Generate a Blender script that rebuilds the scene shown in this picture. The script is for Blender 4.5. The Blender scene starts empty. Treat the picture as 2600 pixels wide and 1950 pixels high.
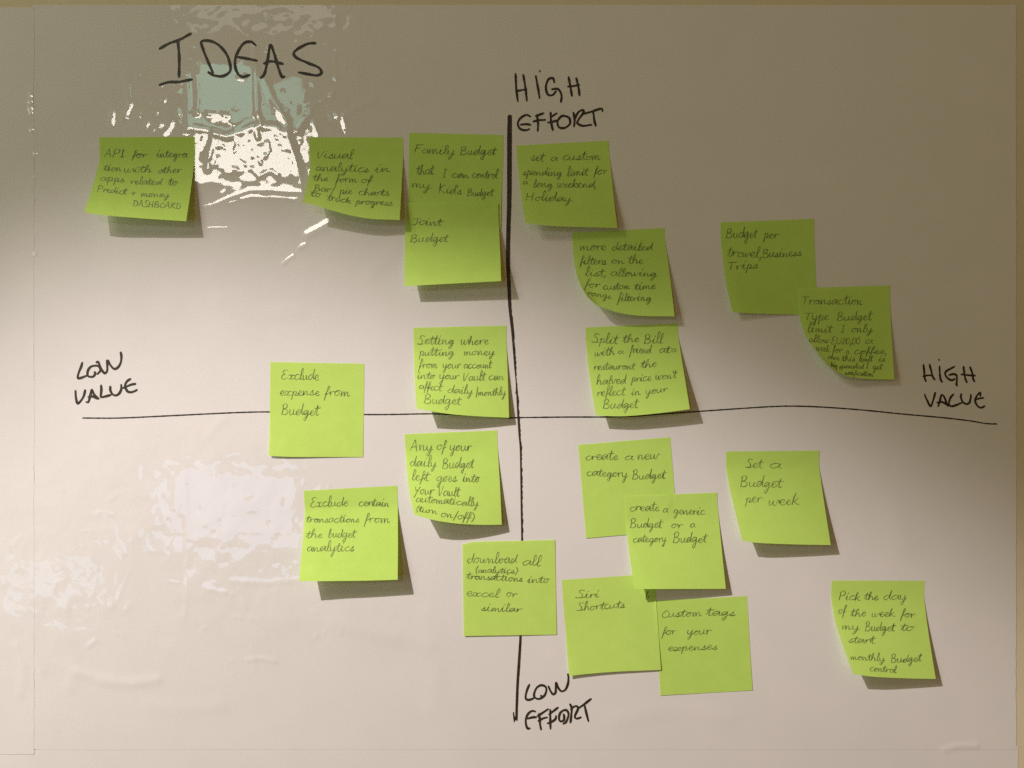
import bpy, math, random
import numpy as np
from mathutils import Vector, Matrix
from mathutils.bvhtree import BVHTree

# ------------------------------------------------------------------ units
# 1 photo pixel (of 2600 x 1950) = 0.32 mm on the wall; a sticky note is 76 mm wide.
S = 0.00032
CX, CY = 1300.0, 975.0
D = 2050.0                      # camera distance in those pixels (0.656 m)
random.seed(7)
scene = bpy.context.scene

def W(px, py, h=0.0):
    """photo pixel seen at height h (pixels) in front of the wall -> metres"""
    k = (1.0 - h / D) * S
    return ((px - CX) * k, -h * S, (CY - py) * k)

# ------------------------------------------------------------------ camera
cam = bpy.data.cameras.new('camera')
cam.sensor_fit = 'HORIZONTAL'; cam.sensor_width = 36.0
cam.lens = 36.0 * D / 2600.0
cam.clip_start = 0.01; cam.clip_end = 50
camo = bpy.data.objects.new('camera', cam); scene.collection.objects.link(camo)
camo.location = (0, -D * S, 0); camo.rotation_euler = (math.radians(90), 0, 0)
scene.camera = camo

# ------------------------------------------------------------------ world + lamps
world = bpy.data.worlds.new('World'); scene.world = world; world.use_nodes = True
bg = world.node_tree.nodes['Background']
bg.inputs[0].default_value = (1.0, 0.53, 0.08, 1); bg.inputs[1].default_value = 0.125

LX, LD, LZ = -1.21, 0.97, 1.21           # ceiling spotlight, upper left in front of the wall
def aim(o, target):
    d = Vector(target) - o.location
    o.rotation_euler = d.to_track_quat('-Z', 'Y').to_euler()
sp = bpy.data.lights.new('spotlight', 'SPOT')
sp.energy = 206; sp.color = (1.0, 0.884, 0.890)
sp.spot_size = 2 * 0.3162; sp.spot_blend = 0.48; sp.shadow_soft_size = 0.018
spo = bpy.data.objects.new('spotlight', sp); scene.collection.objects.link(spo)
spo.location = (LX, -LD, LZ); aim(spo, W(2535, 4620))

def area(name, loc, target, sx, sy, radiance, color):
    l = bpy.data.lights.new(name, 'AREA'); l.shape = 'RECTANGLE'; l.size = sx; l.size_y = sy
    l.energy = radiance * math.pi * sx * sy; l.color = color   # radiance = P / (pi A)
    o = bpy.data.objects.new(name, l); scene.collection.objects.link(o)
    o.location = loc
    if target is None: o.rotation_euler = (math.radians(90), 0, 0)   # faces +Y: flat in the far wall
    else: aim(o, target)
    return o
# added soft fill lamp, out of view at the upper left
area('fill_upper_left', (-2.5, -1.7, 1.9), (0, 0, 0), 0.7, 0.7, 13.3, (1.0, 0.935, 0.70))
# added fill from the left, out of view: lightens shadows, fades to the right
area('fill_left', (-1.75, -1.15, 0.15), (0, 0, 0), 0.8, 1.1, 2.08, (0.72, 1.0, 0.86))
# windows and lamps of the room behind the photographer, seen mirrored in the plastic
YR = 3.0
def room_lamp(name, x0, y0, x1, y1, radiance, color):
    f = 1 + YR / (D * S)
    cx, cz = ((x0 + x1) / 2 - CX) * S * f, (CY - (y0 + y1) / 2) * S * f
    area(name, (cx, -YR, cz), None, (x1 - x0) * S * f, (y1 - y0) * S * f, radiance, color)
room_lamp('lit_window', 478, 330, 775, 466, 11.8, (1.0, 0.94, 0.86))
room_lamp('dusk_window', 495, 165, 655, 292, 2.7, (0.40, 0.94, 0.80))
room_lamp('dusk_window', 672, 205, 760, 322, 2.2, (0.40, 0.94, 0.80))
room_lamp('ceiling_panel', 470, 10, 850, 64, 1.05, (1.0, 0.95, 0.85))
room_lamp('screen', 405, 1185, 770, 1395, 2.0, (0.42, 0.60, 1.0))
room_lamp('screen', 10, 1432, 265, 1515, 1.45, (0.35, 0.70, 1.0))

scene.view_settings.view_transform = 'Standard'; scene.view_settings.look = 'None'
scene.view_settings.exposure = 0; scene.view_settings.gamma = 1
scene.render.engine = 'CYCLES'
scene.cycles.use_denoising = False
scene.cycles.max_bounces = 6

# ------------------------------------------------------------------ materials
def mat(name):
    m = bpy.data.materials.new(name); m.use_nodes = True
    return m, m.node_tree.nodes, m.node_tree.links, m.node_tree.nodes['Principled BSDF']
def noise(N, L, scale, detail=3, rough=.6):
    tc = N.new('ShaderNodeTexCoord'); n = N.new('ShaderNodeTexNoise')
    n.inputs['Scale'].default_value = scale; n.inputs['Detail'].default_value = detail
    n.inputs['Roughness'].default_value = rough
    L.new(tc.outputs['Object'], n.inputs['Vector']); return n
def ramp(N, L, src, c0, c1, p0=.3, p1=.7):
    r = N.new('ShaderNodeValToRGB'); r.color_ramp.elements[0].color = (*c0, 1); r.color_ramp.elements[1].color = (*c1, 1)
    r.color_ramp.elements[0].position = p0; r.color_ramp.elements[1].position = p1
    L.new(src, r.inputs[0]); return r
def bump(N, L, src, strength, dist, to, prev=None):
    b = N.new('ShaderNodeBump'); b.inputs['Strength'].default_value = strength; b.inputs['Distance'].default_value = dist
    L.new(src, b.inputs['Height'])
    if prev: L.new(prev.outputs[0], b.inputs['Normal'])
    for t in to: L.new(b.outputs[0], t)
    return b

# painted plaster wall
M_wall, N, L, P = mat('wall_paint')
n = noise(N, L, 60); r = ramp(N, L, n.outputs[0], (.69, .61, .42), (.73, .65, .45)); L.new(r.outputs[0], P.inputs['Base Color'])
P.inputs['Roughness'].default_value = .8
n2 = noise(N, L, 900, 3); bump(N, L, n2.outputs[0], .35, .0004, [P.inputs['Normal']])

# white static-cling plastic: matte white body under a glossy skin
M_film, N, L, P = mat('white_plastic')
n = noise(N, L, 22, 5); r = ramp(N, L, n.outputs[0], (.775, .765, .735), (.81, .79, .765)); L.new(r.outputs[0], P.inputs['Base Color'])
P.inputs['Roughness'].default_value = .75; P.inputs['Specular IOR Level'].default_value = .1
P.inputs['Coat Weight'].default_value = 1; P.inputs['Coat Roughness'].default_value = .026; P.inputs['Coat IOR'].default_value = 1.62
at = N.new('ShaderNodeAttribute'); at.attribute_name = 'crinkle'
n2 = noise(N, L, 125, .2, .5)
mul = N.new('ShaderNodeMath'); mul.operation = 'MULTIPLY'
L.new(n2.outputs[0], mul.inputs[0]); L.new(at.outputs['Fac'], mul.inputs[1])
b1 = bump(N, L, mul.outputs[0], 1.0, .00012, [P.inputs['Coat Normal']])
n3 = noise(N, L, 1500, 2); bump(N, L, n3.outputs[0], .16, .0002, [P.inputs['Normal']])

def paper_mat(name, c0, c1):
    m, N, L, P = mat(name)
    n = noise(N, L, 70, 4); r = ramp(N, L, n.outputs[0], c0, c1)
    P.inputs['Roughness'].default_value = .9; P.inputs['Specular IOR Level'].default_value = .15
    L.new(r.outputs[0], P.inputs['Base Color'])
    n2 = noise(N, L, 1300, 3); b = bump(N, L, n2.outputs[0], .22, .0003, [P.inputs['Normal']])
    tr = N.new('ShaderNodeBsdfTranslucent'); L.new(r.outputs[0], tr.inputs[0])
    mix = N.new('ShaderNodeMixShader'); mix.inputs[0].default_value = .12
    L.new(P.outputs[0], mix.inputs[1]); L.new(tr.outputs[0], mix.inputs[2])
    L.new(mix.outputs[0], N['Material Output'].inputs[0])
    return m
PAPERS = [paper_mat('lime_paper', (0.570, 0.833, 0.164), (0.607, 0.876, 0.185)),
          paper_mat('lime_paper', (0.559, 0.818, 0.158), (0.596, 0.860, 0.179)),
          paper_mat('lime_paper', (0.586, 0.839, 0.169), (0.622, 0.876, 0.190))]

M_ink, N, L, P = mat('pen_ink')
n = noise(N, L, 240, 3); r = ramp(N, L, n.outputs[0], (.07, .10, .035), (.27, .36, .09), .32, .68); L.new(r.outputs[0], P.inputs['Base Color'])
P.inputs['Roughness'].default_value = .6
M_mark, N, L, P = mat('marker_ink')
n = noise(N, L, 260, 3); r = ramp(N, L, n.outputs[0], (.020, .015, .009), (.050, .038, .024)); L.new(r.outputs[0], P.inputs['Base Color'])
P.inputs['Roughness'].default_value = .45

# ------------------------------------------------------------------ helpers
def link(name, me, parent=None, m=None):
    o = bpy.data.objects.new(name, me); scene.collection.objects.link(o)
    if m: me.materials.append(m)
    if parent: o.parent = parent
    return o
def tag(o, label=None, cat=None, group=None, kind=None):
    for k, v in (('label', label), ('category', cat), ('group', group), ('kind', kind)):
        if v: o[k] = v
def grid_mesh(name, V, nx, ny, skirt=None):
    """V: (ny,nx,3) array -> smooth quad grid (optionally with a skirt down to y=skirt)"""
    V = np.asarray(V, np.float64)
    idx = np.arange(nx * ny).reshape(ny, nx)
    q = np.stack([idx[:-1, :-1], idx[1:, :-1], idx[1:, 1:], idx[:-1, 1:]], -1).reshape(-1, 4)
    verts = V.reshape(-1, 3)
    if skirt is not None:
        ring = np.concatenate([idx[0, :-1], idx[:-1, -1], idx[-1, :0:-1], idx[:0:-1, 0]])
        low = verts[ring].copy(); low[:, 1] = skirt
        t = len(verts) + np.arange(len(ring)); b = t + len(ring)      # own vertices: a crisp cut edge
        verts = np.concatenate([verts, verts[ring], low])
        q = np.concatenate([q, np.stack([t, np.roll(t, -1), np.roll(b, -1), b], -1)])
    me = bpy.data.meshes.new(name)
    me.vertices.add(len(verts)); me.vertices.foreach_set('co', verts.astype(np.float32).ravel())
    me.loops.add(len(q) * 4); me.loops.foreach_set('vertex_index', q.astype(np.int32).ravel())
    me.polygons.add(len(q)); me.polygons.foreach_set('loop_start', np.arange(0, len(q) * 4, 4, dtype=np.int32))
    me.polygons.foreach_set('use_smooth', np.ones(len(q), bool))
    me.update(calc_edges=True); me.validate()
    return me
rng = np.random.default_rng(11)
def vnoise(X, Y, wl, seed):
    """smooth lattice noise, about -1..1, wavelength wl pixels"""
    g = np.random.default_rng(seed).uniform(-1, 1, (256, 256))
    u = X / wl + 31.7; v = Y / wl + 17.3
    i = np.floor(u).astype(int); j = np.floor(v).astype(int); fu = u - i; fv = v - j
    fu = fu ** 3 * (fu * (fu * 6 - 15) + 10); fv = fv ** 3 * (fv * (fv * 6 - 15) + 10)
    a = g[j % 256, i % 256]; b = g[j % 256, (i + 1) % 256]; c = g[(j + 1) % 256, i % 256]; d = g[(j + 1) % 256, (i + 1) % 256]
    return (a * (1 - fu) + b * fu) * (1 - fv) + (c * (1 - fu) + d * fu) * fv
def blob(X, Y, cx, cy, sx, sy): return np.exp(-((X - cx) / sx) ** 2 - ((Y - cy) / sy) ** 2)

# ------------------------------------------------------------------ the wall
def box(name, x0, x1, y0, y1, z0, z1, m):
    v = [(x, y, z) for x in (x0, x1) for y in (y0, y1) for z in (z0, z1)]
    f = [(0, 1, 3, 2), (4, 6, 7, 5), (0, 4, 5, 1), (2, 3, 7, 6), (0, 2, 6, 4), (1, 5, 7, 3)]
    me = bpy.data.meshes.new(name); me.from_pydata(v, [], f); me.update()
    return link(name, me, None, m)
wall = box('wall', -2.6, 2.6, 0.0, 0.12, -1.5, 1.5, M_wall); wall['kind'] = 'structure'

# ------------------------------------------------------------------ the plastic sheets
# creases and ripples of the film: (points, half width, height) in photo pixels
RIDGES = [
 ([(518,527),(560,512),(600,496),(633,484),(690,485),(764,490)], 5.0, .30),
 ([(540,528),(590,515),(637,500),(700,503),(766,509)], 4.5, .26),
 ([(527,581),(552,579),(578,579)], 4.0, .45),
 ([(780,597),(806,584),(836,567)], 7.5, .85),
 ([(755,635),(764,628),(775,622)], 5.0, .70), ([(718,671),(731,660),(745,650)], 4.5, .75),
 ([(316,296),(322,281),(328,266)], 5, .65), ([(318,190),(325,225),(330,262)], 5, .40),
 ([(282,314),(284,298),(286,284)], 4, .65), ([(352,296),(354,288)], 4, .5), ([(370,320),(374,312)], 4, .4),
 ([(782,277),(812,260),(843,241)], 5, .42), ([(876,291),(910,274),(950,252)], 6, .5),
 ([(872,297),(875,312),(879,326)], 4, .65), ([(798,311),(803,328),(809,345)], 4.5, .45),
 ([(384,341),(390,325),(412,316),(434,310),(430,325),(416,338),(390,342)], 4.5, .30),
 ([(485,322),(530,330),(574,346),(612,334),(648,318)], 8, .70),
 ([(543,340),(537,370),(530,400),(527,430)], 6, .60), ([(560,342),(556,370)], 5, .35),
 ([(655,292),(660,312),(650,330),(655,350)], 5, .55),
 ([(668,322),(700,322),(722,342)], 8, .60),
 ([(728,335),(738,370),(752,410),(760,450),(768,500)], 8, .95),
 ([(646,120),(650,200),(652,292)], 7, .55), ([(672,200),(690,250),(722,300),(738,335)], 7, .5),
 ([(498,190),(503,240),(500,288)], 5, .38), ([(474,200),(478,260),(474,330)], 4.5, .4),
 ([(755,330),(775,300),(800,280)], 6, .5), ([(420,250),(440,235),(470,215)], 6, .22),
 ([(405,216),(430,212),(460,211)], 4, .45), ([(605,199),(616,201)], 4, .5),
 ([(495,282),(502,288)], 5, .5), ([(528,288),(545,288)], 4, .5), ([(563,287),(574,293)], 5, .5),
 ([(854,35),(852,70)], 5, .4), ([(852,130),(851,200)], 3, .25),
 ([(470,1190),(474,1300),(476,1480),(470,1560)], 5, .22), ([(590,1475),(680,1480),(760,1472)], 6, .34),
 ([(520,1492),(555,1502),(588,1510)], 5, .35), ([(300,1520),(312,1490),(330,1450)], 6, .35),
 ([(290,1335),(296,1370),(312,1405)], 5, .35), ([(630,1675),(660,1671),(700,1679)], 5, .5),
 ([(200,1705),(260,1728),(330,1735),(400,1725)], 10, .9), ([(225,1640),(240,1628)], 5, .5),
 ([(250,1300),(282,1305)], 4, .4), ([(415,1475),(452,1480)], 4, .3), ([(530,1110),(548,1080),(570,1060)], 8, .28),
 ([(2398,1903),(2430,1894),(2478,1893)], 6, .75), ([(850,1580),(930,1605),(1000,1620)], 14, .5),
 ([(640,1640),(645,1700)], 6, .2), ([(300,700),(340,760),(420,800)], 14, .35),
]
RIDGES += [([(600,352),(603,372),(595,386)], 4, .34), ([(632,362),(637,385),(642,397)], 4, .30), ([(680,362),(683,384),(676,395)], 3.5, .34),
 ([(700,348),(722,362),(731,380)], 4, .32), ([(712,372),(719,380)], 3.5, .26), ([(610,408),(624,418)], 4, .30), ([(596,428),(606,436)], 4, .3),
 ([(640,428),(658,448),(672,440)], 5, .42), ([(690,434),(704,446)], 4.5, .36), ([(555,400),(548,420)], 4, .30), ([(572,378),(566,370)], 3, .2),
 ([(655,402),(663,414)], 3.5, .25), ([(515,405),(530,402)], 4, .3), ([(740,440),(748,452)], 4, .3)]
_r = random.Random(77)
def flecks(n, cx, cy, sx, sy, smin, smax, strength):
    for _ in range(n):
        x, y = _r.gauss(cx, sx), _r.gauss(cy, sy); l = _r.uniform(smin, smax) * _r.random(); a = _r.gauss(1.2, .7); w = _r.uniform(2.6, 5.2)
        dx, dy = math.cos(a) * l / 2, math.sin(a) * l / 2; c = _r.uniform(-.25, .25) * l
        RIDGES.append(([(x - dx, y - dy), (x + c * .5, y), (x + dx, y + dy)], w, _r.choice((-1, 1)) * strength * w * _r.uniform(.35, 1.1)))
flecks(150, 520, 1380, 230, 120, 5, 34, .055)
flecks(90, 170, 1490, 170, 80, 5, 40, .055)
flecks(40, 700, 1560, 160, 50, 4, 22, .07)
flecks(70, 620, 350, 150, 90, 4, 18, .05)
flecks(45, 660, 90, 170, 50, 4, 20, .06)
flecks(44, 340, 290, 90, 60, 4, 24, .09)
flecks(34, 800, 300, 70, 60, 5, 26, .08)
flecks(30, 620, 620, 160, 70, 6, 30, .07)
RIDGES += [([(40,1640),(60,1690),(52,1760)], 9, .5), ([(140,1600),(190,1660),(180,1740)], 12, .5), ([(20,1560),(70,1610),(110,1700)], 10, .45),
 ([(380,1790),(470,1800),(560,1790)], 14, .5), ([(860,1500),(960,1590),(1080,1640)], 16, .5), ([(940,700),(1000,640),(1030,560)], 16, .4),
 ([(560,760),(660,800),(760,790)], 20, .55), ([(1080,1560),(1110,1700),(1100,1800)], 18, .45), ([(1560,1830),(1700,1800),(1850,1820)], 18, .45),
 ([(1720,460),(1850,500),(1980,470)], 22, .45), ([(2180,1180),(2260,1260),(2290,1380)], 22, .5)]
def film_height(X, Y, x_left):
    near = .10 + .9 * np.exp(-(np.maximum(X - 780, 0) / 260) ** 2)
    H = .55 * vnoise(X, Y, 260, 1) * near + .22 * vnoise(X, Y, 120, 2) * near
    hot = np.clip(blob(X, Y, 620, 390, 230, 150) + 2.0 * blob(X, Y, 520, 1330, 340, 240) + 2.0 * blob(X, Y, 150, 1480, 280, 180)
                  + 1.1 * blob(X, Y, 650, 55, 280, 75) + .35 * blob(X, Y, 320, 300, 160, 160), 0, 2.1)
    H += hot * (.165 * vnoise(X, Y, 37, 3) + .034 * vnoise(X * 1.3 + Y * .3, Y, 18, 4))
    H += .05 * near * vnoise(X, Y, 48, 5)
    for pts, w, a in RIDGES:
        pts = np.array(pts, float); m = 4.5 * w
        sel = (X > pts[:, 0].min() - m) & (X < pts[:, 0].max() + m) & (Y > pts[:, 1].min() - m) & (Y < pts[:, 1].max() + m)
        if not sel.any(): continue
        x, y = X[sel], Y[sel]; best = np.full(x.shape, 1e9)
        for (ax, ay), (bx, by) in zip(pts[:-1], pts[1:]):
            dx, dy = bx - ax, by - ay
            t = np.clip(((x - ax) * dx + (y - ay) * dy) / (dx * dx + dy * dy), 0, 1)
            best = np.minimum(best, (x - ax - t * dx) ** 2 + (y - ay - t * dy) ** 2)
        H[sel] += a * np.exp(-best / (2 * w * w))
    return H, hot
SEAM = [(79,242,3.2,1.3),(78,257,3.6,1.5),(78,274,3.6,1.5),(80,287,2.8,.9),(90,116,2,.4),(91,213,2.4,.8),(92,300,2,.4),(82,330,3,1.0),
        (92,345,2.2,.5),(90,390,2.6,.95),(91,366,2,.5),(89,450,2,.4),(90,505,2,.3),(90,645,2.6,.9),(88,560,2,.3)]
# two sheets meet at a perforated seam near x = 87
def make_sheet(x0, x1, y0, y1, step, base, edge_seed, seam_side):
    nx, ny = int((x1 - x0) / step) + 1, int((y1 - y0) / step) + 1
    xs = np.linspace(x0, x1, nx); ys = np.linspace(y0, y1, ny)
    X, Y = np.meshgrid(xs, ys)
    H, hot = film_height(X, Y, x0)
    for sx, sy, w, a in SEAM:
        H += a * np.exp(-((X - sx) ** 2 + ((Y - sy) / 1.4) ** 2) / (2 * w * w))
    # curling of the torn edge, and nibbles of the perforation
    e = np.exp(-np.abs(X - (x0 if seam_side == 'l' else x1)) / 5.0)
    H += e * (.02 + .34 * np.clip(vnoise(0 * X, Y, 26, edge_seed), 0, 1))
    shift = (.8 * vnoise(0 * Y, Y, 14, edge_seed + 1) + 1.0 * vnoise(0 * Y, Y, 160, edge_seed + 2)) * np.exp(-np.abs(X - (x0 if seam_side == 'l' else x1)) / 8)
    ey = np.exp(-np.abs(Y - y1) / 6) * (.8 * vnoise(X, 0 * X, 210, edge_seed + 3) + .5 * vnoise(X, 0 * X, 22, edge_seed + 4))
    ex = np.exp(-np.abs(X - (x1 if seam_side == 'l' else x0)) / 6) * (1.2 * vnoise(0 * X, Y, 180, edge_seed + 5) + .8 * vnoise(0 * X, Y, 18, edge_seed + 6))
    H = np.maximum(H, -.4) + base
    Xs = X + shift + ex; Ys = Y + ey
    k = (1 - H / D) * S
    V = np.stack([(Xs - CX) * S, -H * S, (CY - Ys) * S], -1)
    me = grid_mesh('film', V[:, ::1], nx, ny, skirt=-0.00002)
    att = me.attributes.new('crinkle', 'FLOAT', 'POINT')
    c = np.zeros(len(me.vertices), np.float32); c[:nx * ny] = np.clip(.12 + hot, 0, 1).ravel()
    att.data.foreach_set('value', c)
    return me, (xs, ys, H)
main_me, FG = make_sheet(83.0, 2580, 13, 1903, 3.0, .75, 21, 'l')
sheet = link('plastic_sheet', main_me, None, M_film)
tag(sheet, 'large white glossy plastic sheet with the marker diagram and all the sticky notes', 'plastic sheet')
left_me, _ = make_sheet(-720, 87.0, 19, 1915, 3.0, 1.0, 41, 'r')
lsheet = link('plastic_sheet', left_me, None, M_film)
tag(lsheet, 'blank white plastic sheet at the left edge beyond the perforated seam', 'plastic sheet')
for x0, x1, y0, sd, lb in ((93, 2584, 1893, 61, 'pale strip of plastic sheet along the bottom, under the large diagram sheet'),
                           (-720, 100, 1905, 81, 'pale corner of plastic sheet at the bottom left, under the blank left sheet')):
    me_, _ = make_sheet(x0, x1, y0, 2500, 5.0, .50 if x0 > 0 else .38, sd, 'l')
    tag(link('plastic_sheet', me_, None, M_film), lb, 'plastic sheet')

def film_h(px, py):
    xs, ys, H = FG
    px = np.clip(np.asarray(px, float), xs[0], xs[-1] - 1e-6); py = np.clip(np.asarray(py, float), ys[0], ys[-1] - 1e-6)
    u = (px - xs[0]) / (xs[1] - xs[0]); v = (py - ys[0]) / (ys[1] - ys[0])
    i = np.minimum(u.astype(int), len(xs) - 2); j = np.minimum(v.astype(int), len(ys) - 2); fu = u - i; fv = v - j
    return (H[j, i] * (1 - fu) + H[j, i + 1] * fu) * (1 - fv) + (H[j + 1, i] * (1 - fu) + H[j + 1, i + 1] * fu) * fv

# ------------------------------------------------------------------ strokes
def catmull(pts, step):
    p = np.array(pts, float)
    if len(p) < 3:
        n = max(2, int(np.hypot(*(p[-1] - p[0])) / step) + 1)
        return p[0] + (p[-1] - p[0]) * np.linspace(0, 1, n)[:, None]
    q = np.vstack([2 * p[0] - p[1], p, 2 * p[-1] - p[-2]]); out = []
    for i in range(1, len(q) - 2):
        a, b, c, d = q[i - 1], q[i], q[i + 1], q[i + 2]
        n = max(2, int(np.hypot(*(c - b)) / step) + 1)
        t = np.linspace(0, 1, n, endpoint=False)[:, None]
        out.append(.5 * (2 * b + (c - a) * t + (2 * a - 5 * b + 4 * c - d) * t * t + (3 * b - a - 3 * c + d) * t ** 3))
    out.append(p[-1:]); return np.vstack(out)
def ribbon(pts, w):
    """outline ribbon in pixel space -> (verts2d, faces), with rounded ends"""
    pts = np.asarray(pts, float); w = np.broadcast_to(np.asarray(w, float), (len(pts),))
    t = np.gradient(pts, axis=0); t /= np.maximum(np.hypot(t[:, 0], t[:, 1]), 1e-6)[:, None]
    nrm = np.stack([-t[:, 1], t[:, 0]], -1)
    Lf, Rt = pts + nrm * w[:, None] / 2, pts - nrm * w[:, None] / 2
    n = len(pts); V = np.vstack([Lf, Rt]); F = [(i, i + 1, n + i + 1, n + i) for i in range(n - 1)]
    V = V.tolist()
    for c, ang, ia, ib in ((pts[0], math.atan2(-t[0, 1], -t[0, 0]), 0, n), (pts[-1], math.atan2(t[-1, 1], t[-1, 0]), 2 * n - 1, n - 1)):
        r = (w[0] if ia == 0 else w[-1]) / 2; ids = []
        for k in (-.6, 0, .6):
            V.append([c[0] + r * math.cos(ang + k * 1.4), c[1] + r * math.sin(ang + k * 1.4)]); ids.append(len(V) - 1)
        F.append((ia, ids[0], ids[1], ids[2], ib) if True else None)
    return V, F
def stroke_mesh(name, ribbons, lift, parent, m):
    """lift(px array, py array) -> heights; every ribbon lies on that surface"""
    verts, faces = [], []
    for k, (V, F) in enumerate(ribbons):
        V = np.array(V); h = lift(V[:, 0], V[:, 1]) + .02 * (k % 9)
        b = len(verts); verts += [W(x, y, hh) for (x, y), hh in zip(V, h)]
        faces += [tuple(i + b for i in f) for f in F]
    me = bpy.data.meshes.new(name); me.from_pydata(verts, [], faces); me.update()
    return link(name, me, parent, m)

# ------------------------------------------------------------------ marker writing on the sheet
def traced(origin, k, strokes, w):
    out = []
    for s in strokes:
        p = np.array(s, float) * k + np.array(origin)
        c = catmull(p, 2.0); n = len(c)
        ww = w * (1 + .13 * np.array([math.sin(i * .31 + len(out)) for i in range(n)]))
        ww[:2] *= .85; ww[-2:] *= .85
        out.append(ribbon(c, ww))
    return out
def on_film(off):
    return lambda x, y: film_h(x, y) + off
M_IDEAS = [[(118,293),(230,230),(345,190),(480,118)],[(330,205),(345,400),(343,620)],[(118,715),(220,685),(350,680),(490,652)],
 [(740,575),(680,440),(625,300),(605,212),(690,200),(800,245),(900,360),(945,500),(930,570),(850,615),(750,605),(690,570)],
 [(1240,250),(1180,212),(1090,240),(1010,380),(1000,500),(1035,590),(1090,622),(1165,602)],[(1030,390),(1120,405),(1250,432)],
 [(1300,635),(1345,580),(1380,420),(1410,255),(1450,330),(1500,500),(1545,620),(1575,618)],[(1340,465),(1420,440),(1555,470)],
 [(1935,228),(1850,235),(1740,290),(1685,345),(1720,400),(1850,460),(1970,510),(2010,570),(1960,605),(1850,590),(1745,570)]]
M_HE = [[(105,100),(110,220),(125,350)],[(175,110),(195,230),(208,345)],[(110,260),(150,250),(205,240)],
 [(290,120),(310,230),(325,320)],[(324,70),(330,80)],[(458,178),(448,140),(405,150),(382,220),(398,285),(440,295),(472,262)],
 [(438,240),(495,240),(525,295),(520,355)],[(590,130),(605,210),(620,300)],[(660,140),(680,220),(690,295)],[(585,215),(640,210),(685,200)],
 [(240,490),(200,475),(145,510),(125,560),(150,605),(200,615),(230,605)],[(150,565),(200,560),(240,565)],
 [(300,475),(310,550),(308,620)],[(290,485),(360,460)],[(270,535),(310,525),(375,520)],
 [(425,455),(430,540),(445,615)],[(430,495),(480,460)],[(400,545),(430,540),(490,525)],
 [(580,490),(530,485),(490,530),(500,585),(550,595),(600,560),(600,510),(575,488)],
 [(635,455),(645,520),(640,580)],[(645,510),(680,450),(720,430),(725,455),(680,520),(670,550),(720,575),(800,565)],
 [(730,465),(800,445),(888,418),(900,442)],[(815,440),(825,520),(838,575)]]
M_LE = [[(505,305),(460,410),(430,540),(450,600),(520,605),(600,570)],
 [(610,560),(600,490),(650,370),(740,315),(830,345),(845,430),(800,530),(700,590),(620,570)],[(740,525),(758,560)],
 [(890,340),(930,430),(980,495),(1030,460),(1035,340),(1042,262),(1080,360),(1150,435),(1230,400),(1280,280),(1290,150),(1280,95)],
 [(625,845),(560,830),(480,890),(435,1000),(440,1110),(470,1180),(510,1180)],[(470,985),(560,960),(640,955)],
 [(695,890),(715,1000),(720,1100),(740,1200)],[(675,930),(760,875),(880,795)],[(690,1030),(780,980),(860,960)],
 [(925,810),(925,1000),(930,1190)],[(900,900),(980,840),(1075,765)],[(870,1080),(960,1045),(1030,990),(1040,930)],
 [(1180,820),(1120,880),(1100,980),(1130,1040),(1190,1020),(1205,960),(1195,900)],
 [(1180,820),(1250,815),(1290,880),(1280,960),(1240,1050),(1190,1085)],
 [(1325,700),(1355,780),(1345,920),(1330,1060)],[(1340,800),(1390,750),(1460,735),(1480,790),(1430,900),(1420,960),(1460,985),(1535,960)],
 [(1500,770),(1600,700),(1740,590)],[(1610,710),(1650,880),(1690,1035)]]
M_LV = [[(450,470),(420,570),(360,720),(345,820),(400,830),(560,770)],
 [(740,690),(755,720),(710,790),(640,800),(575,770),(580,660),(640,570),(730,540),(820,545),(870,600),(870,660),(805,735)],
 [(785,460),(820,450),(870,560),(920,660),(975,715),(1030,660),(1035,520),(1035,420),(1060,440),(1110,530),(1200,615),(1290,570),(1350,460),(1365,330),(1350,230)],
 [(290,1130),(300,1280),(340,1420),(430,1340),(490,1230),(515,1115)],
 [(545,1390),(590,1390),(620,1300),(650,1180),(675,1100),(720,1200),(780,1270),(830,1310)],[(590,1270),(700,1260),(800,1310)],
 [(890,1000),(895,1120),(880,1250),(900,1275),(1000,1255),(1110,1225)],
 [(1105,1030),(1105,1110),(1150,1200),(1230,1235),(1310,1190),(1360,1090),(1360,985)],
 [(1570,850),(1490,910),(1450,1000),(1470,1080),(1510,1140),(1580,1160),(1660,1140),(1725,1105)],[(1410,1060),(1500,1020),(1600,980),(1690,965)]]
M_HV = [[(370,215),(385,340),(395,480),(420,560)],[(500,215),(530,330),(560,450),(605,530)],[(370,465),(450,440),(540,440)],
 [(710,255),(715,400),(730,520),(765,580)],[(693,102),(700,125)],
 [(1025,255),(920,310),(840,360),(830,420),(870,490),(950,540),(1010,530),(1025,510)],[(910,435),(980,415),(1060,430),(1075,520),(1065,620),(1075,655)],
 [(1215,260),(1235,420),(1255,520),(1285,585)],[(1355,270),(1400,400),(1420,520),(1445,565)],[(1170,420),(1300,435),(1455,445)],
 [(395,845),(440,950),(520,1090),(570,980),(620,805)],
 [(680,1095),(710,1000),(740,880),(765,850),(810,900),(860,1030),(890,1090)],[(660,1015),(760,1000),(880,1070)],
 [(1000,840),(940,910),(910,1010),(920,1070),(980,1090),(1100,1050),(1190,1010)],
 [(1165,835),(1160,910),(1200,1000),(1280,1045),(1340,1010),(1365,920),(1370,845)],
 [(1570,870),(1560,800),(1490,880),(1460,970),(1490,1060),(1560,1120),(1610,1115),(1655,1090)],[(1470,950),(1550,925),(1630,915)]]
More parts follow.
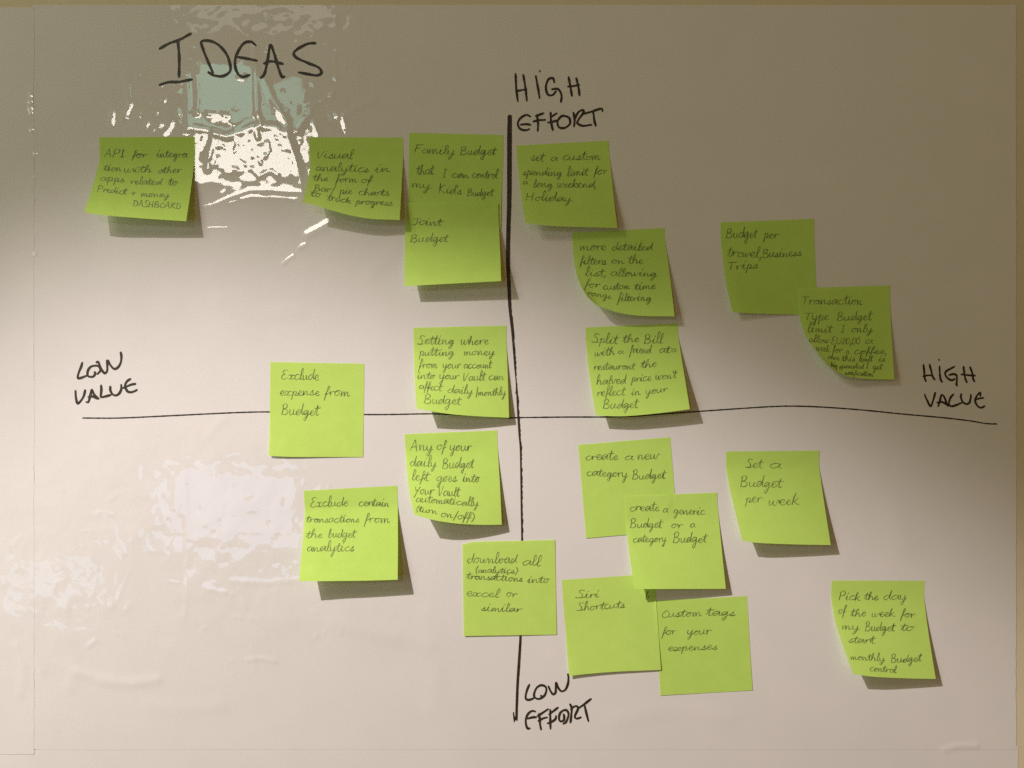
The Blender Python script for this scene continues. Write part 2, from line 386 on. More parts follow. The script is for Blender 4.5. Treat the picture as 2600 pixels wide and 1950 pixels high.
for nm, strokes, o, k, w, lb in (
    ('marker_title', M_IDEAS, (380, 60), .21700, 7.0, 'black marker heading IDEAS'),
    ('axis_label', M_HE, (1280, 160), .27730, 5.8, 'black marker words HIGH EFFORT'),
    ('axis_label', M_LE, (1280, 1700), .12658, 5.8, 'black marker words LOW EFFORT'),
    ('axis_label', M_LV, (160, 870), .10850, 6.0, 'black marker words LOW VALUE'),
    ('axis_label', M_HV, (2300, 900), .12054, 5.2, 'black marker words HIGH VALUE')):
    o_ = stroke_mesh(nm, traced(o, k, strokes, w), on_film(.30), sheet, M_mark); o_['label'] = lb
# vertical axis: thick at the top, ragged on its right side lower down
VA = [(1294.3,296,11),(1293.7,350,12.5),(1293.4,461,12),(1292.7,525,11.5),(1290.8,589,11),(1290,669,10.5),(1292.7,733,9.5),(1295,781,8.6),(1301.4,838,8),(1305,881,7.4),
      (1308.7,935,6.2),(1310.5,966,3),(1312.3,990,4.6),(1314.1,1011,6.2),(1317,1062,7),(1319.5,1105,6),(1322.4,1141,5.8),(1323.8,1214,6),(1325,1304,6),(1326,1373,6),
      (1324,1490,6.2),(1321.8,1612,6.6),(1320,1647,6.8),(1316.7,1700,7.5),(1314.2,1738,7),(1312.3,1789,7),(1311.2,1827,6.2)]
c = catmull([(a, b) for a, b, _ in VA], 2.5)
ww = np.interp(c[:, 1], [b for _, b, _ in VA], [w for _, _, w in VA])
rag = np.clip((c[:, 1] - 720) / 150, 0.15, 1) * np.clip((1480 - c[:, 1]) / 100, .25, 1)
jit = np.random.default_rng(5).uniform(-1, .55, len(c)); jit = np.convolve(jit, [.3, .4, .3], 'same')
dw = 2.3 * rag * jit; ww = ww + dw; c[:, 0] += dw * .45
stroke_mesh('axis_line', [ribbon(c, ww)] + traced((1280, 1700), .12658, [[(188,860),(196,960),(203,1050)],[(203,1045),(225,950),(262,1020)]], 3.4)
            + traced((0, 0), 1, [[(1309,955),(1312,980),(1309,1000)],[(1313,975),(1310,992),(1314,1006)]], 1.6), on_film(.30), sheet, M_mark)['label'] = 'thick vertical marker axis'
HA = [(210.5,1061.4),(302,1061.4),(424,1056),(546,1050),(627.6,1046.7),(690,1046),(800,1049),(924.6,1052.4),(1000,1052.3),(1100,1050.8),(1200,1055),(1293,1060.8),
      (1320.7,1060.3),(1442.8,1058.9),(1537.7,1058.7),(1619,1056),(1687,1050.5),(1768,1045),(1850,1039.3),(1951.7,1032.8),(2012.7,1031.2),(2087.3,1033.6),(2189,1041),
      (2290.8,1051.2),(2392.5,1060.4),(2460.3,1068.2),(2501,1075),(2530,1076.6)]
c = catmull(HA, 3.0); jit = np.convolve(np.random.default_rng(6).uniform(-1, 1, len(c)), [.3, .4, .3], 'same')
stroke_mesh('axis_line', [ribbon(c, 3.7 + .8 * jit)], on_film(.12), sheet, M_mark)['label'] = 'thin horizontal marker axis'

# ------------------------------------------------------------------ handwriting: one-stroke cursive letters (x height = 1)
G = {
'a': (1.0, [[(.78,.85),(.4,1.0),(.06,.5),(.28,.02),(.62,.35),(.8,.95),(.76,.3),(.98,.06)]]),
'b': (.85, [[(.05,.3),(.38,1.5),(.3,2.05),(.14,1.6),(.12,.1),(.45,.0),(.7,.5),(.45,.85),(.85,.7)]]),
'c': (.85, [[(.72,.86),(.5,1.0),(.18,.8),(.06,.4),(.25,.02),(.5,.03),(.85,.22)]]),
'd': (1.0, [[(.7,.8),(.35,.95),(.05,.45),(.3,.0),(.65,.45),(.85,2.0),(.8,.6),(.98,.08)]]),
'e': (.75, [[(.02,.35),(.5,.6),(.5,.98),(.22,.9),(.1,.4),(.35,.0),(.75,.25)]]),
'f': (.6, [[(.1,.3),(.5,1.5),(.48,2.05),(.3,1.9),(.2,.6),(.1,-.95),(.18,-.2),(.35,.45),(.6,.6)]]),
'g': (1.0, [[(.7,.85),(.35,.98),(.06,.5),(.3,.1),(.62,.5),(.72,.95),(.66,-.4),(.42,-1.0),(.22,-.7),(.5,-.2),(.98,.25)]]),
'h': (.95, [[(.02,.2),(.36,1.4),(.32,2.0),(.14,1.5),(.1,.0),(.3,.7),(.55,.85),(.66,.4),(.7,.03),(.95,.2)]]),
'i': (.6, [[(.0,.25),(.2,1.0),(.22,.95),(.2,.12),(.36,.02),(.55,.2)], [(.26,1.42),(.36,1.72)]]),
'j': (.5, [[(.1,.8),(.3,.95),(.25,-.5),(.0,-.9)]]),
'k': (.9, [[(.02,.2),(.32,1.9),(.12,1.2),(.1,.0),(.25,.55),(.7,1.0)], [(.28,.55),(.6,.1),(.95,.1)]]),
'l': (.5, [[(.0,.2),(.4,1.3),(.38,2.05),(.2,1.9),(.14,.5),(.26,.0),(.5,.18)]]),
'm': (1.3, [[(.05,.9),(.16,.0),(.34,.85),(.5,.75),(.56,.0),(.74,.85),(.92,.75),(1.0,.05),(1.3,.2)]]),
'n': (.95, [[(.05,.9),(.16,.0),(.36,.85),(.56,.75),(.64,.05),(.95,.2)]]),
'o': (.85, [[(.55,.92),(.2,.85),(.06,.35),(.34,.0),(.66,.4),(.5,.95),(.85,.8)]]),
'p': (.85, [[(.05,.7),(.18,.95),(.12,-.9),(.18,.55),(.45,.98),(.66,.6),(.42,.1),(.85,.15)]]),
'q': (.9, [[(.7,.85),(.35,.98),(.06,.5),(.3,.1),(.65,.8),(.6,-.9),(.85,-.3)]]),
'r': (.75, [[(.02,.6),(.16,.95),(.2,.05),(.28,.65),(.52,.95),(.75,.8)]]),
's': (.7, [[(.0,.15),(.42,1.0),(.4,.6),(.58,.2),(.3,.0),(.1,.12),(.7,.15)]]),
't': (.6, [[(.0,.2),(.32,1.75),(.25,.35),(.38,.0),(.6,.2)], [(-.12,1.15),(.3,1.2),(.72,1.3)]]),
'u': (.95, [[(.05,.9),(.08,.2),(.3,.0),(.56,.4),(.62,.95),(.64,.2),(.95,.15)]]),
'v': (.8, [[(.05,.95),(.3,.0),(.6,.95),(.8,.8)]]),
'w': (1.2, [[(.05,.95),(.15,.1),(.4,.15),(.52,.9),(.58,.15),(.85,.1),(1.0,.95),(1.2,.8)]]),
'x': (.95, [[(.0,.8),(.3,.95),(.4,.5),(.3,.02),(.05,.1)], [(.85,.9),(.55,.85),(.42,.4),(.6,.0),(.95,.2)]]),
'y': (.95, [[(.05,.95),(.1,.3),(.35,.1),(.6,.6),(.68,.95),(.58,-.5),(.36,-1.0),(.24,-.7),(.55,-.15),(.95,.3)]]),
'z': (.8, [[(.05,.9),(.6,.9),(.1,.05),(.75,.1)]]),
'A': (1.2, [[(.0,.0),(.3,1.0),(.5,1.9),(.75,.9),(.95,.0)], [(.1,.65),(.85,.75)]]),
'B': (1.2, [[(.12,1.6),(.15,.8),(.1,.0)], [(.0,1.5),(.35,1.9),(.75,1.65),(.6,1.1),(.3,.95),(.85,.75),(.95,.3),(.6,-.02),(.25,.05)]]),
'C': (1.0, [[(.85,1.5),(.55,1.8),(.1,1.0),(.25,.2),(.6,.0),(1.0,.3)]]),
'D': (1.2, [[(.15,1.7),(.15,.05)], [(.0,1.6),(.6,1.6),(1.0,.9),(.7,.1),(.1,.02)]]),
'E': (1.1, [[(.85,1.75),(.4,1.85),(.15,1.45),(.5,1.0),(.15,.75),(.1,.2),(.5,.0),(1.0,.3)]]),
'F': (1.0, [[(.25,1.7),(.15,.8),(.1,.0)], [(.05,1.6),(.5,1.75),(1.0,1.8)], [(.15,.95),(.65,1.0)]]),
'H': (1.2, [[(.1,1.5),(.15,.0)], [(.8,1.6),(.8,.0)], [(.1,.75),(.85,.85)]]),
'I': (.7, [[(.1,1.8),(.6,1.8)], [(.35,1.8),(.32,.0)], [(.05,.0),(.6,.05)]]),
'J': (1.0, [[(.1,1.5),(.5,1.65),(1.0,1.6)], [(.62,1.6),(.66,.6),(.4,.0),(.0,.1)]]),
'K': (1.2, [[(.15,1.8),(.12,.0)], [(.95,1.7),(.2,.9),(.6,.4),(1.1,.05)]]),
'O': (1.2, [[(.6,1.7),(.15,1.2),(.15,.3),(.6,.0),(1.0,.5),(.95,1.3),(.55,1.7)]]),
'P': (1.1, [[(.2,1.7),(.15,.8),(.1,.0)], [(.05,1.5),(.45,1.9),(.95,1.5),(.7,.95),(.2,.85)]]),
'R': (1.2, [[(.2,1.6),(.15,.0)], [(.05,1.5),(.5,1.8),(.9,1.4),(.3,.9),(1.0,.0)]]),
'S': (1.1, [[(.95,1.7),(.45,1.85),(.3,1.4),(.75,.7),(.6,.1),(.0,.15),(.5,.05),(1.1,.15)]]),
'T': (1.1, [[(.0,1.6),(.5,1.65),(1.1,1.65)], [(.5,1.65),(.45,.8),(.42,.0)]]),
'U': (1.1, [[(.1,1.7),(.15,.4),(.5,.0),(.85,.5),(.9,1.7)]]),
'V': (1.0, [[(.05,1.6),(.15,.5),(.3,.0),(.6,.9),(.9,1.8)]]),
'Y': (1.0, [[(.05,1.6),(.2,.9),(.45,.9)], [(.9,1.6),(.5,.7),(.1,-.5)]]),
'0': (.9, [[(.5,1.5),(.1,1.1),(.12,.2),(.5,.0),(.8,.7),(.5,1.5)]]),
'2': (.9, [[(.05,1.2),(.4,1.5),(.7,1.1),(.1,.05),(.85,.05)]]),
',': (.4, [[(.2,.15),(.12,-.5)]]), '.': (.4, [[(.15,.05),(.22,.1)]]),
'+': (1.0, [[(.1,.55),(.9,.6)], [(.5,1.0),(.48,.1)]]), '/': (.6, [[(.5,1.8),(.1,-.5)]]),
'(': (.5, [[(.4,1.9),(.1,.9),(.3,-.3)]]), ')': (.5, [[(.1,1.9),(.45,.9),(.15,-.4)]]), "'": (.3, [[(.15,1.9),(.1,1.4)]]),
}
LOOSE = set("ABCDEFHIJKOPRSTUVY02,.+/()'")
def word_strokes(text, x0, x1, y0, y1, xh, rnd):
    """a handwritten word between x0 and x1 on a baseline y0 -> y1, as pixel polylines"""
    strokes, cur, x = [], [], 0.0
    for ch in text:
        adv, ss = G[ch]
        sy = rnd.uniform(.88, 1.12); sx = rnd.uniform(.9, 1.1); dy = rnd.uniform(-.06, .06)
        tr = lambda p: (x + (p[0] + .13 * p[1]) * sx + rnd.uniform(-.03, .03), p[1] * sy + dy + rnd.uniform(-.04, .04))
        m = [tr(p) for p in ss[0]]
        if ch in LOOSE:
            if cur: strokes.append(cur)
            strokes.append(m); cur = []
        else:
            if cur and (ch == 'c' or rnd.random() < .22): strokes.append(cur); cur = []
            cur = cur + m
        for e in ss[1:]: strokes.append([tr(p) for p in e])
        x += adv * sx
    if cur: strokes.append(cur)
    allx = [p[0] for s in strokes for p in s]; lo, hi = min(allx), max(allx); k = (x1 - x0) / (hi - lo)
    out = []
    for s in strokes:
        out.append([(x0 + (px - lo) * k, y0 + (y1 - y0) * (px - lo) / (hi - lo) - py * xh) for px, py in s])
    return out

# ------------------------------------------------------------------ sticky notes
LPX = (CX + LX / S, CY - LZ / S, LD / S)
def lift_from_shadow(p, d):
    """height of a corner from how far its shadow falls from it in the photograph"""
    if d is None: return 0.0
    if not isinstance(d, tuple): return float(d)
    sx = (p[0] - LPX[0]) / LPX[2] - (p[0] - CX) / D; sy = (p[1] - LPX[1]) / LPX[2] - (p[1] - CY) / D
    return (d[0] + d[1]) / (sx + sy)
class Note: pass
BUILT = {}
def resample(pts, t):
    p = catmull(pts, 3.0) if len(pts) > 2 else np.array(pts, float)
    s = np.r_[0, np.cumsum(np.hypot(*np.diff(p, axis=0).T))]; s /= s[-1]
    return np.stack([np.interp(t, s, p[:, 0]), np.interp(t, s, p[:, 1])], -1)
def coons(n, u, v):
    T, B, Lf, Rt = resample(n.top, u), resample(n.bot, u), resample(n.lef, v), resample(n.rig, v)
    u = u[:, None]; v = v[:, None]
    tl, tr, bl, br = n.top[0], n.top[-1], n.bot[0], n.bot[-1]
    tl, tr, bl, br = map(np.array, (tl, tr, bl, br))
    return (1 - v) * T + v * B + (1 - u) * Lf + u * Rt - ((1 - u) * (1 - v) * tl + u * (1 - v) * tr + (1 - u) * v * bl + u * v * br)
def height(n, u, v):
    uc, vc = np.clip(u, 0, 1), np.clip(v, 0, 1)
    f = np.clip((vc - n.flat) / (1 - n.flat), 0, 1) ** n.pw
    top = n.ht[0] * (1 - uc) + n.ht[1] * uc
    bl = n.hb[0] * (1 - uc) ** n.curl; br = n.hb[1] * uc
    h = top + f * (bl + br - top * (n.hb[0] + n.hb[1] > 8)) 
    return h + n.wave * np.sin(uc * 5 + n.ph) * vc + .35 * np.sin(uc * 3.1 + n.ph) * np.exp(-(vc / .15) ** 2)
def invert(n, px, py):
    px, py = np.asarray(px, float), np.asarray(py, float)
    (ax, ay), (bx, by), (cx, cy) = n.top[0], n.top[-1], n.bot[0]
    u = (px - ax) / (bx - ax); v = (py - ay) / (cy - ay)
    for _ in range(12):
        f = coons(n, u, v); e = 1e-3
        fu = (coons(n, u + e, v) - coons(n, u - e, v)) / (2 * e); fv = (coons(n, u, v + e) - coons(n, u, v - e)) / (2 * e)
        rx, ry = px - f[:, 0], py - f[:, 1]
        det = fu[:, 0] * fv[:, 1] - fu[:, 1] * fv[:, 0]; det = np.where(np.abs(det) < 1, 1, det)
        u = np.clip(u + (rx * fv[:, 1] - ry * fv[:, 0]) / det, -.4, 1.4); v = np.clip(v + (ry * fu[:, 0] - rx * fu[:, 1]) / det, -.4, 1.4)
    return u, v
def surface(n, px, py, u=None, v=None):
    """height of a note's paper above the wall at these pixels"""
    if u is None: u, v = invert(n, px, py)
    h = height(n, u, v) + .55 + film_h(px, py)
    for below in n.over:
        b = BUILT[below]; ub, vb = invert(b, px, py)
        inside = (ub > -.07) & (ub < 1.07) & (vb > -.07) & (vb < 1.07)
        hb = surface(b, px, py, np.clip(ub, 0, 1), np.clip(vb, 0, 1)) + .9
        h = np.where(inside, np.maximum(h, hb), h)
    return h
NOTE_GROUP = 'lime green sticky notes on the plastic sheet'
def sticky_note(key, label, org, k, TL, TR, BR, BL, left=(), right=(), bottom=(), top=(), sh_bl=None, sh_br=None,
                ht=(0, 0), flat=.17, pw=1.45, curl=1.0, over=(), wave=.25, lines=(), ink=1.9):
    n = Note(); P_ = lambda p: (org[0] + p[0] * k, org[1] + p[1] * k)
    n.top = [P_(p) for p in (TL, *top, TR)]; n.bot = [P_(p) for p in (BL, *bottom, BR)]
    n.lef = [P_(p) for p in (TL, *left, BL)]; n.rig = [P_(p) for p in (TR, *right, BR)]
    n.hb = (lift_from_shadow(P_(BL), tuple(a * k for a in sh_bl) if isinstance(sh_bl, tuple) else sh_bl),
            lift_from_shadow(P_(BR), tuple(a * k for a in sh_br) if isinstance(sh_br, tuple) else sh_br))
    n.ht, n.flat, n.pw, n.curl, n.over, n.wave, n.ph = ht, flat, pw, curl, over, wave, random.uniform(0, 6)
    BUILT[key] = n
    N_ = 36; g = np.linspace(0, 1, N_)
    U, V = np.meshgrid(g, g); u, v = U.ravel(), V.ravel()
    pix = coons(n, u, v); h = surface(n, pix[:, 0], pix[:, 1], u, v)
    co = np.array([W(a, b, c) for (a, b), c in zip(pix, h)])
    base = Vector(W(*n.top[0], 0)); 
    root = bpy.data.objects.new('sticky_note', None); scene.collection.objects.link(root)
    root.empty_display_size = .01; root.location = base
    tag(root, label, 'sticky note', NOTE_GROUP)
    me = grid_mesh('paper', (co - np.array(base)).reshape(N_, N_, 3), N_, N_)
    link('paper', me, root, PAPERS[len(BUILT) % 3])
    cells = [(j * N_ + i, (j + 1) * N_ + i, (j + 1) * N_ + i + 1, j * N_ + i + 1) for j in range(N_ - 1) for i in range(N_ - 1)]
    tree = BVHTree.FromPolygons([Vector(c) for c in co], cells)
    eye = Vector((0, -D * S, 0))
    def on_paper(xs, ys):                  # the pen touches the paper where it bends
        out = []
        for a, b in zip(xs, ys):
            p = Vector(W(a, b, 0)); hit = tree.ray_cast(eye, (p - eye).normalized())[0]
            if hit is None: hit = tree.find_nearest(Vector(W(a, b, max(n.hb) * .7)))[0]
            out.append(-hit.y / S)
        return np.array(out) + .25
    rnd = random.Random(len(BUILT) * 13 + 5)
    for words in lines:
        rib = []
        for (text, x0, x1, y0, y1, xh) in words:
            for s in word_strokes(text, x0, x1, y0, y1, xh, rnd):
                p = catmull([P_(q) for q in s], 1.3)
                m = len(p); ph = rnd.uniform(0, 6)
                d = np.gradient(p, axis=0); down = d[:, 1] / np.maximum(np.hypot(d[:, 0], d[:, 1]), 1e-6)
                w = ink * (.80 + .26 * down + .14 * np.sin(np.arange(m) * .23 + ph))
                rib.append(ribbon(p, w))
        o = stroke_mesh('handwriting_line', rib, on_paper, None, M_ink)
        o.data.transform(Matrix.Translation(-base)); o.parent = root
    return root

def L_(*ws): return list(ws)
# each note: corners and edges as read from an enlarged view (origin, scale), shadow offsets of the two lower corners
sticky_note('api', 'lime note in the top left corner reading API for integration with other apps, DASHBOARD', (200, 320), .18079,
    (288,157), (1630,153), (1508,1337), (75,1205), left=[(292,330),(293,470),(240,690),(160,960)], right=[(1628,440),(1577,870)], bottom=[(290,1245),(800,1290)],
    sh_bl=(365,315), sh_br=(250,210), flat=.24, pw=1.25, lines=[
    L_(('API',355,650,430,440,62),('for',745,970,440,445,55),('integra',1090,1520,440,440,55)),
    L_(('tion',350,595,625,635,52),('with',640,1020,650,650,52),('other',1115,1445,660,660,52)),
    L_(('apps',300,640,765,790,50),('related',725,1175,815,830,50),('to',1255,1395,830,840,55)),
    L_(('Predict',260,690,920,965,48),('+',740,795,970,970,50),('money',880,1275,990,1000,50)),
    L_(('DASHBOARD',765,1430,1125,1160,48))])
sticky_note('visual', 'lime note with curling lower edge reading Visual analytics, bar/pie charts, track progress', (740, 320), .25316,
    (175,112), (1120,115), (1085,942), (113,762), left=[(180,270),(185,420),(150,610)], right=[(1121,300),(1105,600)], bottom=[(300,815),(580,893),(800,930)],
    sh_bl=(270,215), sh_br=(150,128), flat=.2, pw=1.3, lines=[
    L_(('Visual',265,625,320,330,44)), L_(('analytics',245,780,450,462,42),('in',830,995,463,460,42)),
    L_(('the',215,365,545,555,36),('form',440,655,560,565,38),('of',700,815,565,570,36)),
    L_(('Bar/',230,440,650,670,36),('pie',480,610,680,685,38),('charts',675,980,690,700,38)),
    L_(('to',190,300,700,715,32),('track',360,595,745,775,34),('progress',640,1015,780,800,36))])
sticky_note('family', 'tall flat lime note left of the thick axis reading Family Budget that I can control', (740, 320), .25316,
    (1182,66), (2120,90), (2097,1018), (1168,1000), left=[(1175,400),(1172,700)], right=[(2122,300),(2108,650)], sh_bl=.6, sh_br=1.8, flat=.3, lines=[
    L_(('Family',1235,1640,265,290,46),('Budget',1695,2060,290,290,46)),
    L_(('that',1255,1435,485,485,46),('I',1510,1560,515,515,44),('can',1610,1780,520,520,42),('control',1815,2075,520,525,42)),
    L_(('my',1215,1400,615,630,42),("Kid's",1480,1705,665,690,46),('Budget',1765,2035,700,705,42))])
sticky_note('joint', 'lime note reading Joint Budget stuck over the foot of the Family Budget note', (740, 320), .25316,
    (1163,770), (2074,775), (2102,1555), (1135,1605), left=[(1143,1000),(1137,1300)], right=[(2077,910),(2083,1050),(2094,1300)], sh_bl=(162,150), sh_br=(166,193),
    ht=(2.4, 3.6), flat=.3, pw=1.2, over=('family',), lines=[
    L_(('Joint',1205,1525,990,1000,44)), L_(('Budget',1195,1580,1165,1160,44))])
sticky_note('custom', 'lime note right of the thick axis top reading Set a custom spending limit', (1280, 160), .27730,
    (110,755), (958,710), (1038,1510), (195,1465), left=[(120,900),(155,1200)], right=[(960,800),(975,950),(1000,1200)], bottom=[(450,1492),(750,1503)],
    sh_bl=(145,155), sh_br=(72,90), lines=[
    L_(('set',245,380,890,905,44),('a',430,490,895,895,40),('custom',540,880,890,885,40)),
    L_(('spending',170,530,1025,1035,36),('limit',575,780,1035,1030,42),('for',820,945,1025,1020,42)),
    L_(('a',175,215,1110,1110,30),('long',265,445,1140,1140,38),('weekend,',490,835,1140,1140,38)),
    L_(('Holiday.',205,630,1255,1270,40))])
sticky_note('detailed', 'lime note with its lower left corner curled up reading More detailed filters on the list', (1420, 540), .18081,
    (180,280), (1480,215), (1620,1455), (400,1190), left=[(185,400),(192,520),(208,680),(240,850),(285,980),(335,1085)], right=[(1485,350),(1505,520),(1560,950)],
    bottom=[(540,1305),(660,1350),(800,1395),(1050,1440),(1330,1453)], sh_bl=44, sh_br=(130,145), curl=1.6, pw=1.5, lines=[
    L_(('more',300,660,525,530,62),('detailed',745,1315,530,530,62)),
    L_(('filters',285,660,725,730,62),('on',735,915,710,715,50),('the',965,1175,715,720,60)),
    L_(('list,',360,650,890,895,58),('allowing',725,1370,890,895,56)),
    L_(('for',350,575,1040,1060,56),('custom',620,990,1080,1070,52),('time',1055,1355,1085,1070,56)),
    L_(('range',405,735,1160,1215,48),('filtering',815,1290,1245,1240,56))])
sticky_note('travel', 'lime note right of centre reading Budget per travel, business trips', (1800, 530), .28329,
    (103,122), (943,90), (985,948), (212,926), left=[(106,250),(112,350),(150,650)], right=[(944,220),(950,400),(960,690)], bottom=[(500,942),(810,948)],
    sh_bl=(75,76), sh_br=.8, flat=.25, pw=1.5, curl=1.8, lines=[
    L_(('Budget',155,440,260,260,46),('per',490,630,262,268,42)),
    L_(('travel,',165,465,425,440,46),('Business',480,830,440,420,40)), L_(('Trips',175,440,545,535,40))])
sticky_note('transaction', 'lime note with dense writing about a coffee limit, overlapping the travel note corner', (1800, 530), .28329,
    (797,712), (1622,685), (1662,1530), (1072,1405), left=[(802,830),(808,950),(850,1090),(900,1190),(960,1270),(1020,1350)], right=[(1621,780),(1625,900),(1640,1200)],
    bottom=[(1150,1460),(1250,1503),(1430,1525)], sh_bl=34, sh_br=14, curl=1.6, pw=1.6, ht=(3.4, .4), over=('travel',), ink=1.75, lines=[
    L_(('Transaction',840,1375,855,860,42)), L_(('Type',865,1075,995,1000,40),('Budget',1150,1470,1000,1000,44)),
    L_(('limit.',880,1115,1105,1110,40),('I',1180,1225,1110,1110,36),('only',1280,1470,1105,1105,38)),
    L_(('allow',900,1080,1195,1205,34),('EU20,00',1100,1355,1215,1210,36),('a',1405,1470,1210,1210,36)),
    L_(('week',965,1085,1270,1285,32),('for',1105,1200,1290,1292,32),('a',1230,1255,1300,1300,28),('coffee,',1305,1590,1305,1300,34)),
    L_(('once',1070,1170,1345,1360,28),('this',1190,1310,1365,1370,30),('limit',1345,1475,1370,1370,30),('is',1520,1580,1370,1370,28)),
    L_(('being',1095,1150,1412,1425,24),('spended',1165,1390,1430,1435,28),('I',1410,1430,1430,1430,30),('get',1470,1560,1440,1440,30)),
    L_(('notification',1220,1475,1487,1505,25))])
sticky_note('setting', 'lime note just above the crossing of the axes reading Setting where putting money', (1000, 800), .16878,
    (295,190), (1695,158), (1733,1545), (342,1405), left=[(298,500),(318,1000)], right=[(1692,300),(1695,450),(1715,950)], bottom=[(590,1450),(900,1495),(1350,1528)],
    sh_bl=(320,278), sh_br=(125,88), lines=[
    L_(('Setting',350,905,440,445,72),('where',1015,1425,445,445,70)), L_(('putting',380,905,605,610,66),('money',1060,1520,605,600,66)),
    L_(('from',365,655,800,800,68),('your',740,1010,800,800,64),('account',1055,1480,800,800,64)),
    L_(('into',350,625,960,965,60),('your',690,980,965,965,70),('Vault',1050,1390,985,980,70),('can',1430,1655,975,975,64)),
    L_(('affect',385,740,1110,1150,64),('daily',810,1190,1170,1190,64),('/',1238,1262,1200,1200,70),('monthly',1275,1685,1215,1205,60)),
    L_(('Budget',455,1020,1330,1350,74))])
sticky_note('split', 'lime note on the thin axis right of centre reading Split the Bill with a friend', (1460, 810), .17481,
    (150,122), (1498,62), (1668,1310), (303,1400), left=[(165,450),(215,850)], right=[(1500,230),(1545,550),(1610,950)], bottom=[(700,1412),(1200,1370)],
    sh_bl=(190,190), sh_br=(188,205), flat=.14, pw=1.3, lines=[
    L_(('Split',240,640,340,360,68),('the',690,935,340,330,64),('Bill',1005,1285,350,350,72)),
    L_(('with',290,575,540,520,64),('a',630,705,505,505,50),('friend',790,1110,500,490,66),('at',1230,1400,490,490,62),('a',1405,1470,480,480,50)),
    L_(('restaurant',275,885,740,730,58),('the',955,1190,710,695,60)),
    L_(('halved',310,745,950,945,66),('price',815,1110,910,895,62),("won't",1175,1490,880,860,60)),
    L_(('reflect',320,745,1120,1110,66),('in',815,950,1105,1105,58),('your',1030,1345,1090,1060,62)),
    L_(('Budget',410,930,1300,1290,72))])
sticky_note('expense', 'flat lime note across the thin axis left of centre reading Exclude expense from Budget', (660, 890), .18083,
    (145,160), (1465,185), (1447,1495), (122,1478), sh_bl=4.5, sh_br=.6, flat=.5, left=[(140,800),(134,1150)], right=[(1458,800)], bottom=[(400,1492),(900,1494)], lines=[
    L_(('Exclude',305,830,405,415,72)), L_(('expense',280,840,630,630,68),('from',900,1265,630,645,72)), L_(('Budget',305,850,900,915,78))])
sticky_note('any', 'lime note just below the thin axis reading Any of your daily Budget left', (1000, 1070), .18079,
    (150,178), (1452,125), (1515,1450), (290,1310), left=[(165,450),(195,800),(240,1100)], right=[(1460,380),(1490,900)], bottom=[(560,1385),(900,1435),(1250,1452)],
    sh_bl=(380,290), sh_br=(120,95), pw=1.5, lines=[
    L_(('Any',225,550,410,415,80),('of',605,740,400,400,70),('your',790,1095,410,410,74)),
    L_(('daily',230,600,630,640,70),('Budget',685,1135,660,655,74)), L_(('left',250,515,825,835,66),('goes',600,890,845,845,70),('into',965,1210,850,850,66)),
    L_(('Your',285,570,1025,1030,68),('Vault',635,940,1050,1050,68)), L_(('automatically',315,1190,1130,1195,58)),
    L_(('(turn',325,610,1260,1305,48),('on/off)',665,1130,1340,1395,58))])
sticky_note('certain', 'lime note lowest on the left side reading Exclude certain transactions from the budget analytics', (740, 1210), .19285,
    (163,185), (1395,120), (1398,1358), (100,1378), left=[(168,330),(175,480),(140,950)], right=[(1398,260),(1400,400),(1402,900)], bottom=[(500,1376),(1000,1370)],
    sh_bl=(320,205), sh_br=(235,162), flat=.2, pw=1.2, lines=[
    L_(('Exclude',255,745,400,390,64),('certain',890,1285,385,395,56)), L_(('transactions',190,890,605,600,52),('from',955,1295,605,605,60)),
    L_(('the',190,410,810,805,54),('budget',490,860,800,805,56)), L_(('analytics',210,825,985,985,62))])
sticky_note('download', 'flat lime note covering the vertical axis reading download all transactions into excel or similar', (1150, 1350), .18083,
    (133,180), (1432,115), (1457,1445), (150,1465), top=[(220,158),(350,140),(900,128)], sh_bl=.6, sh_br=.6, ht=(2.0, .3), flat=.5, lines=[
    L_(('download',205,905,440,445,70),('all',985,1245,470,480,72)), L_(('(analytics)',325,910,575,585,46)),
    L_(('transactions',190,975,665,700,54),('into',1040,1355,715,715,56)), L_(('excel',190,660,905,920,62),('or',755,905,910,920,58)), L_(('similar',395,975,1110,1130,56))])
sticky_note('newcat', 'flat lime note reading Create a new category Budget, partly under the generic budget note', (1440, 1090), .26522,
    (105,148), (987,75), (1065,965), (180,1043), left=[(140,560)], right=[(1030,605)], sh_bl=.5, sh_br=.5, flat=.5, lines=[
    L_(('create',180,490,295,290,46),('a',555,635,295,295,44),('new',680,885,285,285,46)), L_(('category',190,580,445,462,44),('Budget',625,950,480,470,46))])
sticky_note('tags', 'flat lime note at the bottom reading Custom tags for your expenses, partly under its neighbour', (1400, 1440), .25316,
    (1045,338), (1962,290), (2018,1235), (1092,1287), left=[(1068,800)], right=[(1990,780)], sh_bl=.5, sh_br=.5, flat=.5, lines=[
    L_(('Custom',1115,1505,505,490,42),('tags',1555,1845,485,490,46)), L_(('for',1105,1250,680,675,44),('your',1365,1605,680,675,46)), L_(('expenses',1170,1665,840,825,42))])
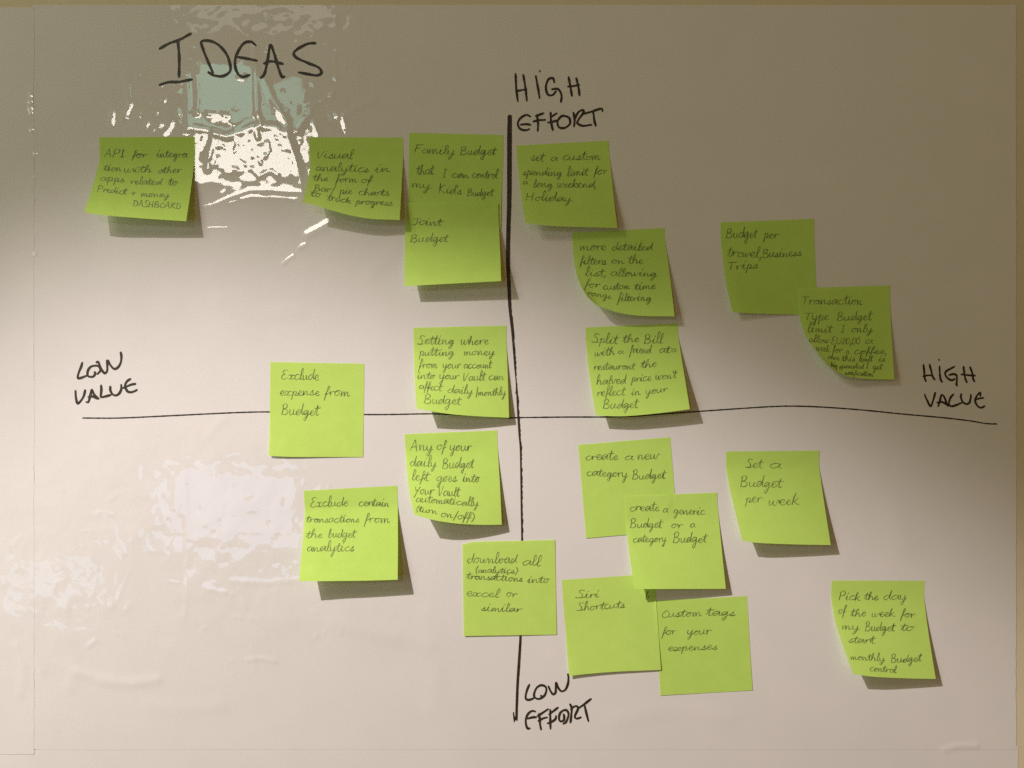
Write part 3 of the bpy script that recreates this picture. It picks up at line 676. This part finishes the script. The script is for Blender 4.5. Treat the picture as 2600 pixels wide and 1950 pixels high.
sticky_note('shortcuts', 'lime note with two short lines ending Shortcuts, just above the LOW EFFORT lettering', (1400, 1440), .25316,
    (103,128), (1035,67), (1100,1030), (178,1092), left=[(115,320),(130,500),(158,850)], right=[(1050,330),(1075,690)], bottom=[(350,1072),(660,1048)],
    sh_bl=(34,32), sh_br=3.0, flat=.4, over=('tags',), lines=[
    L_(('Siri',240,475,310,305,42)), L_(('Shortcuts',250,735,440,405,44)), L_(('b',948,984,324,322,38))])
sticky_note('generic', 'lime note reading Create a generic Budget or a category Budget, lying over two neighbours', (1440, 1090), .26522,
    (555,640), (1438,605), (1520,1527), (640,1530), left=[(575,1015),(625,1390)], right=[(1436,680),(1442,750),(1480,1150)],
    sh_bl=(140,118), sh_br=(65,58), over=('newcat', 'shortcuts'), lines=[
    L_(('create',605,885,780,785,46),('a',920,965,795,795,38),('generic',1020,1320,812,818,42)),
    L_(('Budget',605,920,940,945,46),('or',1000,1110,945,945,38),('a',1180,1225,940,940,38)), L_(('category',635,950,1080,1080,42),('Budget',1015,1350,1085,1085,48))])
sticky_note('week', 'lime note on the right below the thin axis reading Set a Budget per week', (1820, 1120), .18085,
    (128,145), (1443,132), (1600,1460), (358,1397), left=[(128,260),(132,380),(180,660),(270,1030)], right=[(1437,230),(1438,330),(1455,500),(1520,950)], bottom=[(600,1430),(1100,1450)],
    sh_bl=(220,222), sh_br=(115,135), flat=.15, pw=1.3, lines=[
    L_(('Set',400,660,375,375,62),('a',750,910,380,390,64)), L_(('Budget',335,940,635,660,78)), L_(('per',400,635,865,865,70),('week',735,1160,900,895,80))])
sticky_note('pick', 'lime note in the lower right corner reading Pick the day of the week', (2080, 1440), .20494,
    (155,165), (1308,168), (1445,1385), (420,1325), left=[(148,260),(150,400),(200,680),(290,960)], right=[(1300,260),(1302,380),(1335,680),(1390,1050)], bottom=[(700,1360),(1100,1378)],
    sh_bl=(180,180), sh_br=(85,85), flat=.15, pw=1.3, lines=[
    L_(('Pick',245,510,405,410,56),('the',555,735,405,405,54),('day',800,1085,405,405,56)),
    L_(('of',240,340,575,575,50),('the',390,580,610,610,50),('week',655,940,620,610,52),('for',1005,1190,620,630,52)),
    L_(('my',290,500,770,775,52),('Budget',570,950,790,795,56),('to',1010,1180,790,780,52)), L_(('start.',360,700,935,945,50)),
    L_(('monthly',395,815,1145,1165,46),('Budget',890,1280,1185,1165,52)), L_(('control',630,960,1290,1310,46))])
